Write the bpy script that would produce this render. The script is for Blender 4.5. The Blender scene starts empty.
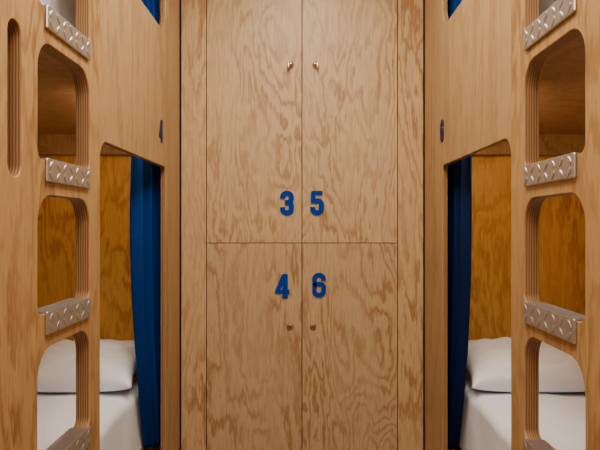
import bpy, bmesh, math, random
from mathutils import Vector, noise
random.seed(3)
H=1.3            # camera height; geometry is written relative to eye level
COL=bpy.context.scene.collection
CX=0.0085
W=0.59           # half corridor width
D=2.94           # back wall depth
CEIL=1.42

# ---------------------------------------------------------------- materials
def nt(name):
    m=bpy.data.materials.new(name); m.use_nodes=True
    n=m.node_tree; n.nodes.clear()
    o=n.nodes.new('ShaderNodeOutputMaterial'); b=n.nodes.new('ShaderNodeBsdfPrincipled')
    n.links.new(b.outputs[0],o.inputs[0]); return m,n,b
def N(n,t,**k):
    x=n.nodes.new(t)
    for a,v in k.items(): setattr(x,a,v)
    return x
def math_(n,op,a,b=None,c=None):
    x=N(n,'ShaderNodeMath',operation=op)
    for i,v in enumerate((a,b,c)):
        if v is None: continue
        if isinstance(v,(int,float)): x.inputs[i].default_value=v
        else: n.links.new(v,x.inputs[i])
    return x.outputs[0]
def mix(n,f,a,b):
    x=N(n,'ShaderNodeMix',data_type='RGBA')
    for i,v in ((0,f),(6,a),(7,b)):
        if isinstance(v,(int,float)): x.inputs[i].default_value=v
        elif isinstance(v,tuple): x.inputs[i].default_value=(*v,1)
        else: n.links.new(v,x.inputs[i])
    return x.outputs[2]
def wood(name,off,light=(0.62,0.40,0.19),dark=(0.33,0.15,0.045),bands=18,sc=1.7,zs=0.26,rough=0.42):
    m,n,b=nt(name)
    tc=N(n,'ShaderNodeTexCoord'); mp=N(n,'ShaderNodeMapping')
    n.links.new(tc.outputs['Object'],mp.inputs[0])
    mp.inputs['Location'].default_value=off; mp.inputs['Scale'].default_value=(1,1,zs)
    a=N(n,'ShaderNodeTexNoise'); a.inputs['Scale'].default_value=sc*2.0; a.inputs['Detail'].default_value=3.8
    a.inputs['Roughness'].default_value=0.52; a.inputs['Distortion'].default_value=0.35
    n.links.new(mp.outputs[0],a.inputs['Vector'])
    # ragged edge to the grain lines
    mp2=N(n,'ShaderNodeMapping'); mp2.inputs['Scale'].default_value=(1,1,0.22); n.links.new(tc.outputs['Object'],mp2.inputs[0])
    r=N(n,'ShaderNodeTexNoise'); r.inputs['Scale'].default_value=75; r.inputs['Detail'].default_value=3
    n.links.new(mp2.outputs[0],r.inputs['Vector'])
    v=math_(n,'MULTIPLY',a.outputs['Fac'],bands)
    v=math_(n,'MULTIPLY_ADD',r.outputs['Fac'],1.1,v)
    fr=math_(n,'FRACT',v)
    rp=N(n,'ShaderNodeValToRGB'); e=rp.color_ramp.elements
    e[0].position=0; e[0].color=(0.35,0.35,0.35,1); e[1].position=1; e[1].color=(0.4,0.4,0.4,1)
    for p,c in ((0.09,0.0),(0.50,0.08),(0.68,0.65),(0.82,0.95)):
        k=e.new(p); k.color=(c,c,c,1)
    n.links.new(fr,rp.inputs[0])
    # blotches: modulate grain strength
    bl=N(n,'ShaderNodeTexNoise'); bl.inputs['Scale'].default_value=6.5; bl.inputs['Detail'].default_value=2.5
    n.links.new(mp.outputs[0],bl.inputs['Vector'])
    bs=N(n,'ShaderNodeMapRange'); bs.inputs[1].default_value=0.36; bs.inputs[2].default_value=0.62; bs.inputs[3].default_value=0.28; bs.inputs[4].default_value=0.95
    n.links.new(bl.outputs['Fac'],bs.inputs[0])
    g=math_(n,'MULTIPLY',rp.outputs[0],bs.outputs[0])
    # fibre
    mp3=N(n,'ShaderNodeMapping'); mp3.inputs['Scale'].default_value=(1,1,0.05); n.links.new(tc.outputs['Object'],mp3.inputs[0])
    f=N(n,'ShaderNodeTexNoise'); f.inputs['Scale'].default_value=210; f.inputs['Detail'].default_value=3
    n.links.new(mp3.outputs[0],f.inputs['Vector'])
    c=mix(n,g,light,dark)
    f2=N(n,'ShaderNodeMapRange'); f2.inputs[1].default_value=0.42; f2.inputs[2].default_value=0.68; f2.inputs[3].default_value=0.0; f2.inputs[4].default_value=0.32
    n.links.new(f.outputs['Fac'],f2.inputs[0])
    c=mix(n,f2.outputs[0],c,tuple(x*0.7 for x in dark))
    n.links.new(c,b.inputs['Base Color'])
    b.inputs['Roughness'].default_value=rough
    b.inputs['Specular IOR Level'].default_value=0.35
    bp=N(n,'ShaderNodeBump'); bp.inputs['Strength'].default_value=0.12; bp.inputs['Distance'].default_value=0.002
    n.links.new(f.outputs['Fac'],bp.inputs['Height']); n.links.new(bp.outputs[0],b.inputs['Normal'])
    return m
def plyedge(name,axis,freq=155):
    m,n,b=nt(name)
    tc=N(n,'ShaderNodeTexCoord'); s=N(n,'ShaderNodeSeparateXYZ'); n.links.new(tc.outputs['Object'],s.inputs[0])
    nz=N(n,'ShaderNodeTexNoise'); nz.inputs['Scale'].default_value=30
    n.links.new(tc.outputs['Object'],nz.inputs['Vector'])
    v=math_(n,'MULTIPLY',s.outputs[axis],freq)
    v=math_(n,'MULTIPLY_ADD',nz.outputs['Fac'],0.35,v)
    v=math_(n,'FRACT',v)
    rp=N(n,'ShaderNodeValToRGB'); e=rp.color_ramp.elements
    e[0].position=0.42; e[0].color=(0.36,0.18,0.065,1); e[1].position=0.6; e[1].color=(0.17,0.075,0.026,1)
    n.links.new(v,rp.inputs[0]); n.links.new(rp.outputs[0],b.inputs['Base Color']); b.inputs['Roughness'].default_value=0.6
    return m
def plain(name,c,rough=0.5,metal=0,var=0.12,scale=40,bump=0.0,spec=0.5):
    m,n,b=nt(name)
    tc=N(n,'ShaderNodeTexCoord'); t=N(n,'ShaderNodeTexNoise'); t.inputs['Scale'].default_value=scale; t.inputs['Detail'].default_value=4
    n.links.new(tc.outputs['Object'],t.inputs['Vector'])
    n.links.new(mix(n,t.outputs['Fac'],c,tuple(x*(1-var) for x in c)),b.inputs['Base Color'])
    b.inputs['Roughness'].default_value=rough; b.inputs['Metallic'].default_value=metal
    b.inputs['Specular IOR Level'].default_value=spec
    if bump:
        bp=N(n,'ShaderNodeBump'); bp.inputs['Strength'].default_value=bump; bp.inputs['Distance'].default_value=0.01
        n.links.new(t.outputs['Fac'],bp.inputs['Height']); n.links.new(bp.outputs[0],b.inputs['Normal'])
    return m
EDGE_X=plyedge('plywood_edge',0)
BLUE=plain('blue_acrylic',(0.0,0.036,0.32),0.6,spec=0.1)
DKBLUE=plain('dark_blue_acrylic',(0.004,0.016,0.08),0.5,spec=0.2)
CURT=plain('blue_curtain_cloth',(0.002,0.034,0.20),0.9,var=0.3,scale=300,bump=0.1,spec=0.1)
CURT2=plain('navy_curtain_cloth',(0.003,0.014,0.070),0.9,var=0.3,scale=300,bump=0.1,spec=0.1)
LINEN=plain('white_linen',(0.88,0.91,0.98),0.9,var=0.04,scale=9,bump=0.5)
METAL=plain('aluminium_tread',(0.66,0.66,0.67),0.36,0.92,var=0.3,scale=60)
BRASS=plain('aged_brass',(0.62,0.48,0.28),0.25,1.0)
GAP=plain('dark_gap',(0.05,0.028,0.014),0.8)
FLOOR=plain('floor_vinyl',(0.20,0.16,0.12),0.5,scale=15)
CEILM=plain('ceiling_paint',(0.75,0.73,0.70),0.8)

# ---------------------------------------------------------------- mesh utils
def root(name):
    o=bpy.data.objects.new(name,None); o.location=(0,0,H); COL.objects.link(o); return o
def obj(name,me,parent=None,mats=(),smooth=False):
    o=bpy.data.objects.new(name,me); COL.objects.link(o)
    for m in mats: me.materials.append(m)
    if parent: o.parent=parent
    else: o.location=(0,0,H)
    if smooth:
        for p in me.polygons: p.use_smooth=True
    return o
def bm2(bm,name,**k):
    bmesh.ops.recalc_face_normals(bm,faces=bm.faces[:])
    me=bpy.data.meshes.new(name); bm.to_mesh(me); bm.free(); return obj(name,me,**k)
def addbox(bm,a,b,bev=0):
    g=bmesh.ops.create_cube(bm,size=1.0)['verts']
    for v in g:
        v.co=Vector(((a[i]+b[i])/2+v.co[i]*(b[i]-a[i])) for i in range(3))
    if bev:
        es=list({e for v in g for e in v.link_edges})
        bmesh.ops.bevel(bm,geom=es,offset=bev,segments=2,affect='EDGES',profile=0.5)
def box(name,a,b,mat,bev=0,parent=None):
    bm=bmesh.new(); lo=[min(a[i],b[i]) for i in range(3)]; hi=[max(a[i],b[i]) for i in range(3)]
    addbox(bm,lo,hi,bev); return bm2(bm,name,parent=parent,mats=(mat,))
def rrect(u0,u1,v0,v1,r):
    if not isinstance(r,(tuple,list)): r=(r,)*4     # bl, br, tr, tl
    pts=[]
    for (cx,cy,rr,a) in ((u0+r[0],v0+r[0],r[0],180),(u1-r[1],v0+r[1],r[1],270),(u1-r[2],v1-r[2],r[2],0),(u0+r[3],v1-r[3],r[3],90)):
        k=10 if rr>0.003 else 1
        for i in range(k+1 if k>1 else 1):
            t=math.radians(a+90*i/k if k>1 else a)
            pts.append((cx+rr*math.cos(t),cy+rr*math.sin(t)))
    return pts
def board(name,side,x0,thick,outer,holes,mat,parent,bev=0.002):
    """flat plywood board standing in a plane of constant x, with real cut-outs"""
    cu=bpy.data.curves.new(name+'_c','CURVE'); cu.dimensions='2D'; cu.fill_mode='BOTH'
    cu.extrude=thick/2-bev; cu.bevel_depth=bev; cu.bevel_resolution=1; cu.offset=-bev
    for pts in [outer]+holes:
        s=cu.splines.new('POLY'); s.points.add(len(pts)-1); s.use_cyclic_u=True
        for p,q in zip(s.points,pts): p.co=(q[0],q[1],0,1)
    t=bpy.data.objects.new('tmp',cu); COL.objects.link(t)
    dg=bpy.context.evaluated_depsgraph_get()
    me=bpy.data.meshes.new_from_object(t.evaluated_get(dg)); bpy.data.objects.remove(t)
    bm=bmesh.new(); bm.from_mesh(me); me.materials.clear()
    bmesh.ops.remove_doubles(bm,verts=bm.verts[:],dist=1e-5)
    for v in bm.verts:
        u,w,t_=v.co; v.co=(side*(x0+thick/2+t_),u,w)
    bmesh.ops.recalc_face_normals(bm,faces=bm.faces[:])
    for f in bm.faces: f.material_index=1 if abs(f.normal.x)<0.3 else 0
    bm.to_mesh(me); bm.free()
    return obj(name,me,parent=parent,mats=(mat,EDGE_X))

# ---------------------------------------------------------------- digits
def arc(cx,cy,rx,ry,a0,a1,k=10):
    return [(cx+rx*math.cos(math.radians(a0+(a1-a0)*i/k)),cy+ry*math.sin(math.radians(a0+(a1-a0)*i/k))) for i in range(k+1)]
DG={'3':[([(.11,.68)]+arc(.29,.75,.18,.155,180,0)+arc(.27,.655,.20,.135,0,-90)+[(.20,.52)],.21),
         ([(.20,.52)]+arc(.27,.385,.20,.135,90,0)+arc(.29,.25,.18,.155,0,-180)+[(.11,.33)],.21)],
    '5':[([(.52,.92),(.06,.92)],.16),([(.14,.95),(.125,.48)],.20),
         ([(.14,.50)]+arc(.29,.45,.18,.14,140,0)+arc(.29,.25,.18,.155,0,-180)+[(.11,.34)],.21)],
    '4':[([(.42,0),(.42,1)],.22),([(.36,.93),(.10,.28)],.18),([(.01,.265),(.60,.265)],.16)],
    '6':[([(.48,.68)]+arc(.29,.75,.19,.165,0,180)+arc(.29,.25,.19,.165,180,360)+arc(.29,.42,.19,.13,0,165),.185)]}
def digit(name,ch,fn,h,thick,mat,parent=None):
    bm=bmesh.new()
    for li,(pts,w) in enumerate(DG[ch]):
        th=thick-0.0004*li
        P=[]
        for p in pts:
            p=Vector(p)
            if not P or (p-P[-1]).length>1e-4: P.append(p)
        L=[];R=[]
        for i,p in enumerate(P):
            d=Vector((0,0))
            if i>0: d+=(p-P[i-1]).normalized()
            if i<len(P)-1: d+=(P[i+1]-p).normalized()
            d.normalize(); nn=Vector((-d.y,d.x))*w/2
            L.append(p+nn);R.append(p-nn)
        rows=[]
        for l,r in zip(L,R):
            rows.append([bm.verts.new(fn((q.x-.29)*h,(q.y-.5)*h,t)) for q,t in ((l,th),(r,th),(r,0),(l,0))])
        for a,b in zip(rows,rows[1:]):
            for j in range(4):
                bm.faces.new((a[j],a[(j+1)%4],b[(j+1)%4],b[j]))
        bm.faces.new(rows[0]); bm.faces.new(rows[-1][::-1])
    return bm2(bm,name,parent=parent,mats=(mat,))

# ---------------------------------------------------------------- room shell
box('floor',(-1.6,-1.2,-H-0.1),(1.6,3.4,-H),FLOOR)
box('ceiling',(-1.6,-1.2,CEIL),(1.6,3.4,CEIL+0.1),CEILM)
wl=wood('plywood_wall',(7,1,3))
box('wall_left',(-1.6,-1.2,-H),(-1.5,3.4,CEIL),wl)
box('wall_right',(1.5,-1.2,-H),(1.6,3.4,CEIL),wl)
box('wall_back',(-1.5,D+0.02,-H),(1.5,3.4,CEIL),GAP)
box('wall_front',(-1.5,-1.2,-H),(1.5,-1.1,CEIL),wl)

def X(px,d=D): return CX+(px-304)*d/600
def Z(py,d=D): return (225-py)*d/600
# side strips of back wall
for i,(a,b,o) in enumerate(((-W+0.001,X(207)-0.002,(2,5,1)),(X(397)+0.002,W-0.001,(9,5,2)))):
    box('trim_%d'%(i+1),(a,D-0.018,-H),(b,D+0.02,CEIL),wood('plywood_strip_%d'%i,o,light=(0.63,0.41,0.20),bands=14),0.001)

# lockers
LT=(0.62,0.41,0.21); LDk=(0.33,0.16,0.058)
doors=[('3',207,302,-1,243,(287,203),(291,65),(3.1,1.2,0.4)),('5',302,397,-1,243,(317,203),(315,65),(5.3,7.7,2.0)),
       ('4',207,302,243,999,(282,286),(290,327),(8.4,3.3,5.5)),('6',302,397,243,999,(319,285),(313,327),(1.7,9.1,7.3))]
YF=D-0.02
for ch,x0,x1,y0,y1,npx,kpx,off in doors:
    g=0.0018
    zt=CEIL-0.01 if y0<0 else Z(y0)-g; zb=Z(y1)+g if y1<900 else -H+0.06
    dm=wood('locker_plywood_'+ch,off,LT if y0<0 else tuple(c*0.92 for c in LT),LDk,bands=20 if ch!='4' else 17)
    r=box('locker_door',(X(x0)+g,YF,zb),(X(x1)-g,D+0.018,zt),dm,0.0012)
    cx,cz=X(npx[0],YF),Z(npx[1],YF)
    digit('number_'+ch,ch,lambda a,b,t:(cx+a,YF-t,cz+b),0.118,0.006,BLUE,r)
    kx,kz=X(kpx[0],YF),Z(kpx[1],YF)
    bm=bmesh.new()
    up=y0<0; sg=1 if x0>=302 else -1
    prof=[(0,0.013 if up else 0.012),(0.002,0.013 if up else 0.012),(0.003,0.007),(0.011,0.0055),(0.013,0.010),(0.018,0.011),(0.022,0.007),(0.023,0.0)] if up else [(0,0.017),(0.003,0.016),(0.004,0.011),(0.006,0.011),(0.0062,0.007),(0.004,0.0065),(0.004,0.0)]
    k=16; prev=None
    for (dd,rr) in prof:
        ring=[bm.verts.new((kx+max(rr,1e-4)*math.cos(2*math.pi*i/k),YF-dd,kz+max(rr,1e-4)*math.sin(2*math.pi*i/k))) for i in range(k)]
        if prev:
            for i in range(k): bm.faces.new((prev[i],prev[(i+1)%k],ring[(i+1)%k],ring[i]))
        prev=ring
    if up: # small thumb-turn lever
        lx=0.012*sg
        addbox(bm,(kx-0.006+lx,YF-0.027,kz-0.024),(kx+0.006+lx,YF-0.018,kz+0.006),0.003)
    bm2(bm,'lock_knob',parent=r,mats=(BRASS,),smooth=up)
    if not up:
        box('keyhole',(kx-0.003,YF-0.0048,kz-0.007),(kx+0.003,YF-0.003,kz+0.007),GAP,0,r)
box('locker_plinth',(X(207),D-0.01,-H),(X(397),D+0.018,-H+0.055),GAP)

# ---------------------------------------------------------------- bunks
steps=[0.86,0.505,0.15,-0.205,-0.56,-0.915]
def bunk(side,le,c0,c1,opf,slot):
    L=side<0
    nm='bunk_bed'
    r=root(nm); s=side
    o=4 if L else 11
    wl_=wood('ladder_plywood_%s'%('a' if L else 'b'),(o,o*1.3,2.2),(0.52,0.30,0.115),(0.27,0.115,0.03),bands=16)
    wf=wood('facade_plywood_%s'%('a' if L else 'b'),(o+3.3,o*.7,6.2),(0.49,0.30,0.13),(0.33,0.17,0.06),bands=9,zs=0.15)
    wi=wood('interior_plywood_%s'%('a' if L else 'b'),(o+1.3,o*.4,1.2),(0.66,0.37,0.095),(0.36,0.14,0.022),bands=15)
    wd=wood('platform_plywood_%s'%('a' if L else 'b'),(o+5.3,o*.9,8.2),(0.40,0.23,0.10),(0.24,0.12,0.04),bands=10,zs=1)
    near=0.78
    outer=[(near,-H+0.001),(le,-H+0.001),(le,CEIL-0.001),(near,CEIL-0.001)]
    holes=[]
    for z in steps[:-1]:
        holes.append(rrect(c0,c1,z,z+0.275,(0.025,0.025,0.07,0.07)))
    if slot: holes.append(rrect(slot[0],slot[1],0.10,0.425,0.029))
    board('ladder_board',s,W,0.04,outer,holes,wl_,r)
    # facade with the two bunk openings
    outer=[(le+0.001,-H+0.001),(D-0.02,-H+0.001),(D-0.02,CEIL-0.001),(le+0.001,CEIL-0.001)]
    holes=[rrect(le+0.018,opf,-1.06,0.253,(0.04,0.04,0.03,0.06)),rrect(le+0.018,opf,0.835,1.28,(0.06,0.09,0.06,0.06))]
    board('facade_panel',s,W+0.006,0.022,outer,holes,wf,r)
    # near facade
    box('near_panel',(s*(W),-1.09,-H),(s*(W+0.03),near-0.002,CEIL-0.001),wf,0,r)
    xo=1.495
    xi=W+0.042
    box('end_panel',(s*(W+0.03),D-0.06,-H),(s*xo,D-0.03,CEIL-0.001),wi,0,r)
    box('foot_panel',(s*xi,near,-H),(s*xo,near+0.03,CEIL-0.001),wi,0,r)
    box('side_panel',(s*(xo-0.02),near+0.03,-H),(s*xo,D-0.06,CEIL-0.001),wi,0,r)
    box('upper_platform',(s*xi,near+0.03,0.43),(s*(xo-0.02),D-0.06,0.455),wd,0,r)
    box('head_batten',(s*xi,D-0.10,0.335),(s*(xo-0.02),D-0.06,0.43),wd,0.002,r)
    box('lower_platform',(s*xi,near+0.03,-1.06),(s*(xo-0.02),D-0.06,-1.03),wd,0,r)
    # tread plates
    for z in steps:
        bm=bmesh.new()
        a,b=c0+0.035,c1-0.012
        fx=W-0.008
        def bx(x0,x1,y0,y1,z0,z1,bv=0.0015):
            xs=sorted((s*x0,s*x1)); addbox(bm,(xs[0],y0,z0),(xs[1],y1,z1),bv)
        bx(fx,W-0.0002,a,b,z-0.05,z+0.005,0.0035)          # front flange
        if z>-0.9: bx(fx,W+0.042,a+0.004,b-0.02,z+0.0005,z+0.005)      # top flange
        # raised lozenges, alternating direction
        ny=7; nz=2
        for i in range(ny):
            for j in range(nz):
                cy=a+(i+.5)*(b-a)/ny; cz=z-0.0355+j*0.025; sg=1 if (i+j)%2 else -1
                ang=sg*math.radians(48); ca,sa=math.cos(ang),math.sin(ang)
                K=12; prev=None
                for (sc_,hh) in ((1,0),(0.85,0.0012),(0.5,0.002)):
                    ring=[]
                    for q in range(K):
                        t=2*math.pi*q/K
                        p,w_=0.0150*sc_*math.cos(t),0.0075*sc_*math.sin(t)
                        ring.append(bm.verts.new((s*(fx-hh),cy+p*ca-w_*sa,cz+(p*sa+w_*ca)*0.85)))
                    if prev:
                        for q in range(K): bm.faces.new((prev[q],prev[(q+1)%K],ring[(q+1)%K],ring[q]))
                    prev=ring
                bm.faces.new(prev)
        bm2(bm,'tread_plate',parent=r,mats=(METAL,))
    # number on facade
    ch='4' if L else '6'
    if L: d=600*(W+CX)/(304-162)
    else: d=600*(W-CX)/(441-304)
    zz=Z(131,d)
    digit('number_'+ch,ch,lambda a,b,t:(s*(W+0.006-t),d+(a if L else -a),zz+b),0.095,0.004,DKBLUE,r)
    # unseen glowing strips behind the facade, added to brighten the bunk interiors
    for z in (0.425,CEIL-0.004):
        m,n,b=nt('bunk_fill_glow'); b.inputs['Base Color'].default_value=(1,.8,.5,1)
        b.inputs['Emission Color'].default_value=(1,0.78,0.52,1) if z<1 else (1,.88,.72,1)
        b.inputs['Emission Strength'].default_value=(50 if L else 60) if z<1 else 40
        box('bunk_fill_strip',(s*(W+0.075),1.95,z-0.012),(s*(W+0.10),2.60,z),m,0.002,r)
    return r
bunk(-1,600*(W+CX)/204,1.349,1.677,2.62,(1.212,1.272))
bunk(1,600*(W-CX)/207,600*(W-CX)/281,600*(W-CX)/220,600*(W-CX)/137,None)

def mattress(s,z0,z1,x0=0.705):
    bm=bmesh.new(); a=(s*x0,0.83,z0); b=(s*1.46,D-0.075,z1)
    lo=[min(a[i],b[i]) for i in range(3)]; hi=[max(a[i],b[i]) for i in range(3)]
    addbox(bm,lo,hi)
    bmesh.ops.subdivide_edges(bm,edges=bm.edges[:],cuts=44,use_grid_fill=True)
    c=[(lo[i]+hi[i])/2 for i in range(3)]; hs=[(hi[i]-lo[i])/2 for i in range(3)]; R=0.045
    for v in bm.verts:
        q=[v.co[i]-c[i] for i in range(3)]
        cl=[max(-(hs[i]-R),min(hs[i]-R,q[i])) for i in range(3)]
        dv=Vector([q[i]-cl[i] for i in range(3)])
        if dv.length>R: dv=dv.normalized()*R
        v.co=Vector(c)+Vector(cl)+dv
        ridge=(1-abs(noise.noise(Vector((v.co.x*4+v.co.y*3,v.co.y*1.5-v.co.x*2,s*3)))))**6*0.009
        n_=noise.noise(v.co*5)*0.005+ridge-0.006
        if v.co.z>z0+0.05: v.co.z+=n_
        if abs(v.co.x)<x0+0.03: v.co.x+=s*abs(noise.noise(Vector((0,v.co.y*9,v.co.z*2))))*0.018
    return bm2(bm,'mattress',mats=(LINEN,),smooth=True)
def pillow(s,cx,cy,cz,wx,wy,wz,tilt,seed):
    bm=bmesh.new(); n=56
    for side_ in (1,-1):
        g=[]
        for i in range(n+1):
            row=[]
            for j in range(n+1):
                u=-1+2*i/n; v=-1+2*j/n
                e=max(0,(1-abs(u)**2.6))*max(0,(1-abs(v)**2.6)); t=e**0.42
                pin=1-0.09*(1-abs(v)**2)*abs(u)**4; pin2=1-0.08*(1-abs(u)**2)*abs(v)**4
                x=u*wx/2*pin; y=v*wy/2*pin2
                wr=noise.noise(Vector((u*2.2+seed,v*2.2,side_)))*0.026
                wr-=(1-abs(noise.noise(Vector((u*2.6+seed+v,v*3.2-u,side_*2)))))**9*0.013
                wr+=noise.noise(Vector((u*7+seed,v*6,side_)))*0.006
                z=side_*(t*(wz/2 if side_>0 else wz*0.35))+(wr*t if side_>0 else 0)
                row.append(bm.verts.new((x,y,z)))
            g.append(row)
        for i in range(n):
            for j in range(n): bm.faces.new((g[i][j],g[i+1][j],g[i+1][j+1],g[i][j+1]))
    bmesh.ops.remove_doubles(bm,verts=bm.verts[:],dist=0.0004)
    ca,sa=math.cos(tilt),math.sin(tilt)
    for v in bm.verts:
        x,y,z=v.co; v.co=(cx+x,cy+y*ca-z*sa,y*sa+z*ca)
    zm=min(v.co.z for v in bm.verts)
    for v in bm.verts: v.co.z+=cz-zm
    return bm2(bm,'pillow',mats=(LINEN,),smooth=True)
ZM=-0.71
for s in (-1,1):
    mattress(s,-1.028,ZM)
    pillow(s,s*1.015,2.655,ZM+0.004,0.63,0.38,0.18,math.radians(14),3.3*s)
    mattress(s,0.458,0.775)
    pillow(s,s*1.05,2.655,0.781,0.60,0.38,0.17,math.radians(10),7.3*s)

def curtain(s,d0,d1,x0,x1,zt,zb,folds,mat,taper):
    bm=bmesh.new(); nu,nv=110,44; g=[]
    for j in range(nv+1):
        t=j/nv; z=zt+(zb-zt)*t; row=[]
        for i in range(nu+1):
            u=i/nu; da=d0+taper*t**2.6
            d=da+(d1-da)*u
            amp=(0.012+0.006*t)
            w=math.sin(u*folds*2*math.pi+0.6*math.sin(3*t+u*4))*amp+noise.noise(Vector((u*6,t*3,s)))*0.008
            x=x0+(x1-x0)*u+w
            x=min(max(x,W+0.034),0.700)
            row.append(bm.verts.new((s*x,d+0.006*math.cos(u*folds*4*math.pi),z)))
        g.append(row)
    for a,b in zip(g,g[1:]):
        for i in range(nu): bm.faces.new((a[i],a[i+1],b[i+1],b[i]))
    o=bm2(bm,'curtain',mats=(mat,),smooth=True)
    md=o.modifiers.new('thickness','SOLIDIFY'); md.thickness=0.002
    return o
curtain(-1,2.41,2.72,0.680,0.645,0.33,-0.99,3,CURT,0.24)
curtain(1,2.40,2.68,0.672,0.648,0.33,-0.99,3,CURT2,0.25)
curtain(-1,2.42,2.68,0.675,0.65,1.36,0.80,4,CURT,0)
curtain(1,2.42,2.66,0.672,0.65,1.36,0.80,4,CURT,0)
# curtain rails
for s in (-1,1):
    for z in (0.345,1.37):
        box('curtain_rail',(s*0.645,1.90,z),(s*0.665,2.83,z+0.015),METAL,0.002)

# ---------------------------------------------------------------- lights
def area(name,loc,sx,sy,power,col,rot=(0,0,0)):
    l=bpy.data.lights.new(name,'AREA'); l.shape='RECTANGLE'; l.size=sx; l.size_y=sy; l.energy=power; l.color=col
    o=bpy.data.objects.new(name,l); o.location=(loc[0],loc[1],loc[2]+H); o.rotation_euler=rot; COL.objects.link(o); return o
area('ceiling_light',(0,1.6,CEIL-0.02),0.5,1.6,37,(1,0.95,0.84))
area('ceiling_light',(0,-0.2,CEIL-0.02),0.7,1.2,38,(1,0.95,0.84))
w=bpy.data.worlds.new('world'); bpy.context.scene.world=w; w.use_nodes=True
w.node_tree.nodes['Background'].inputs[0].default_value=(1,0.85,0.7,1); w.node_tree.nodes['Background'].inputs[1].default_value=0.1

cam=bpy.data.cameras.new('camera'); co=bpy.data.objects.new('camera',cam); COL.objects.link(co)
co.location=(CX,0,H); co.rotation_euler=(math.pi/2,0,0); cam.lens=36; cam.sensor_width=36; cam.shift_x=-4/600
cam.clip_start=0.02
bpy.context.scene.camera=co
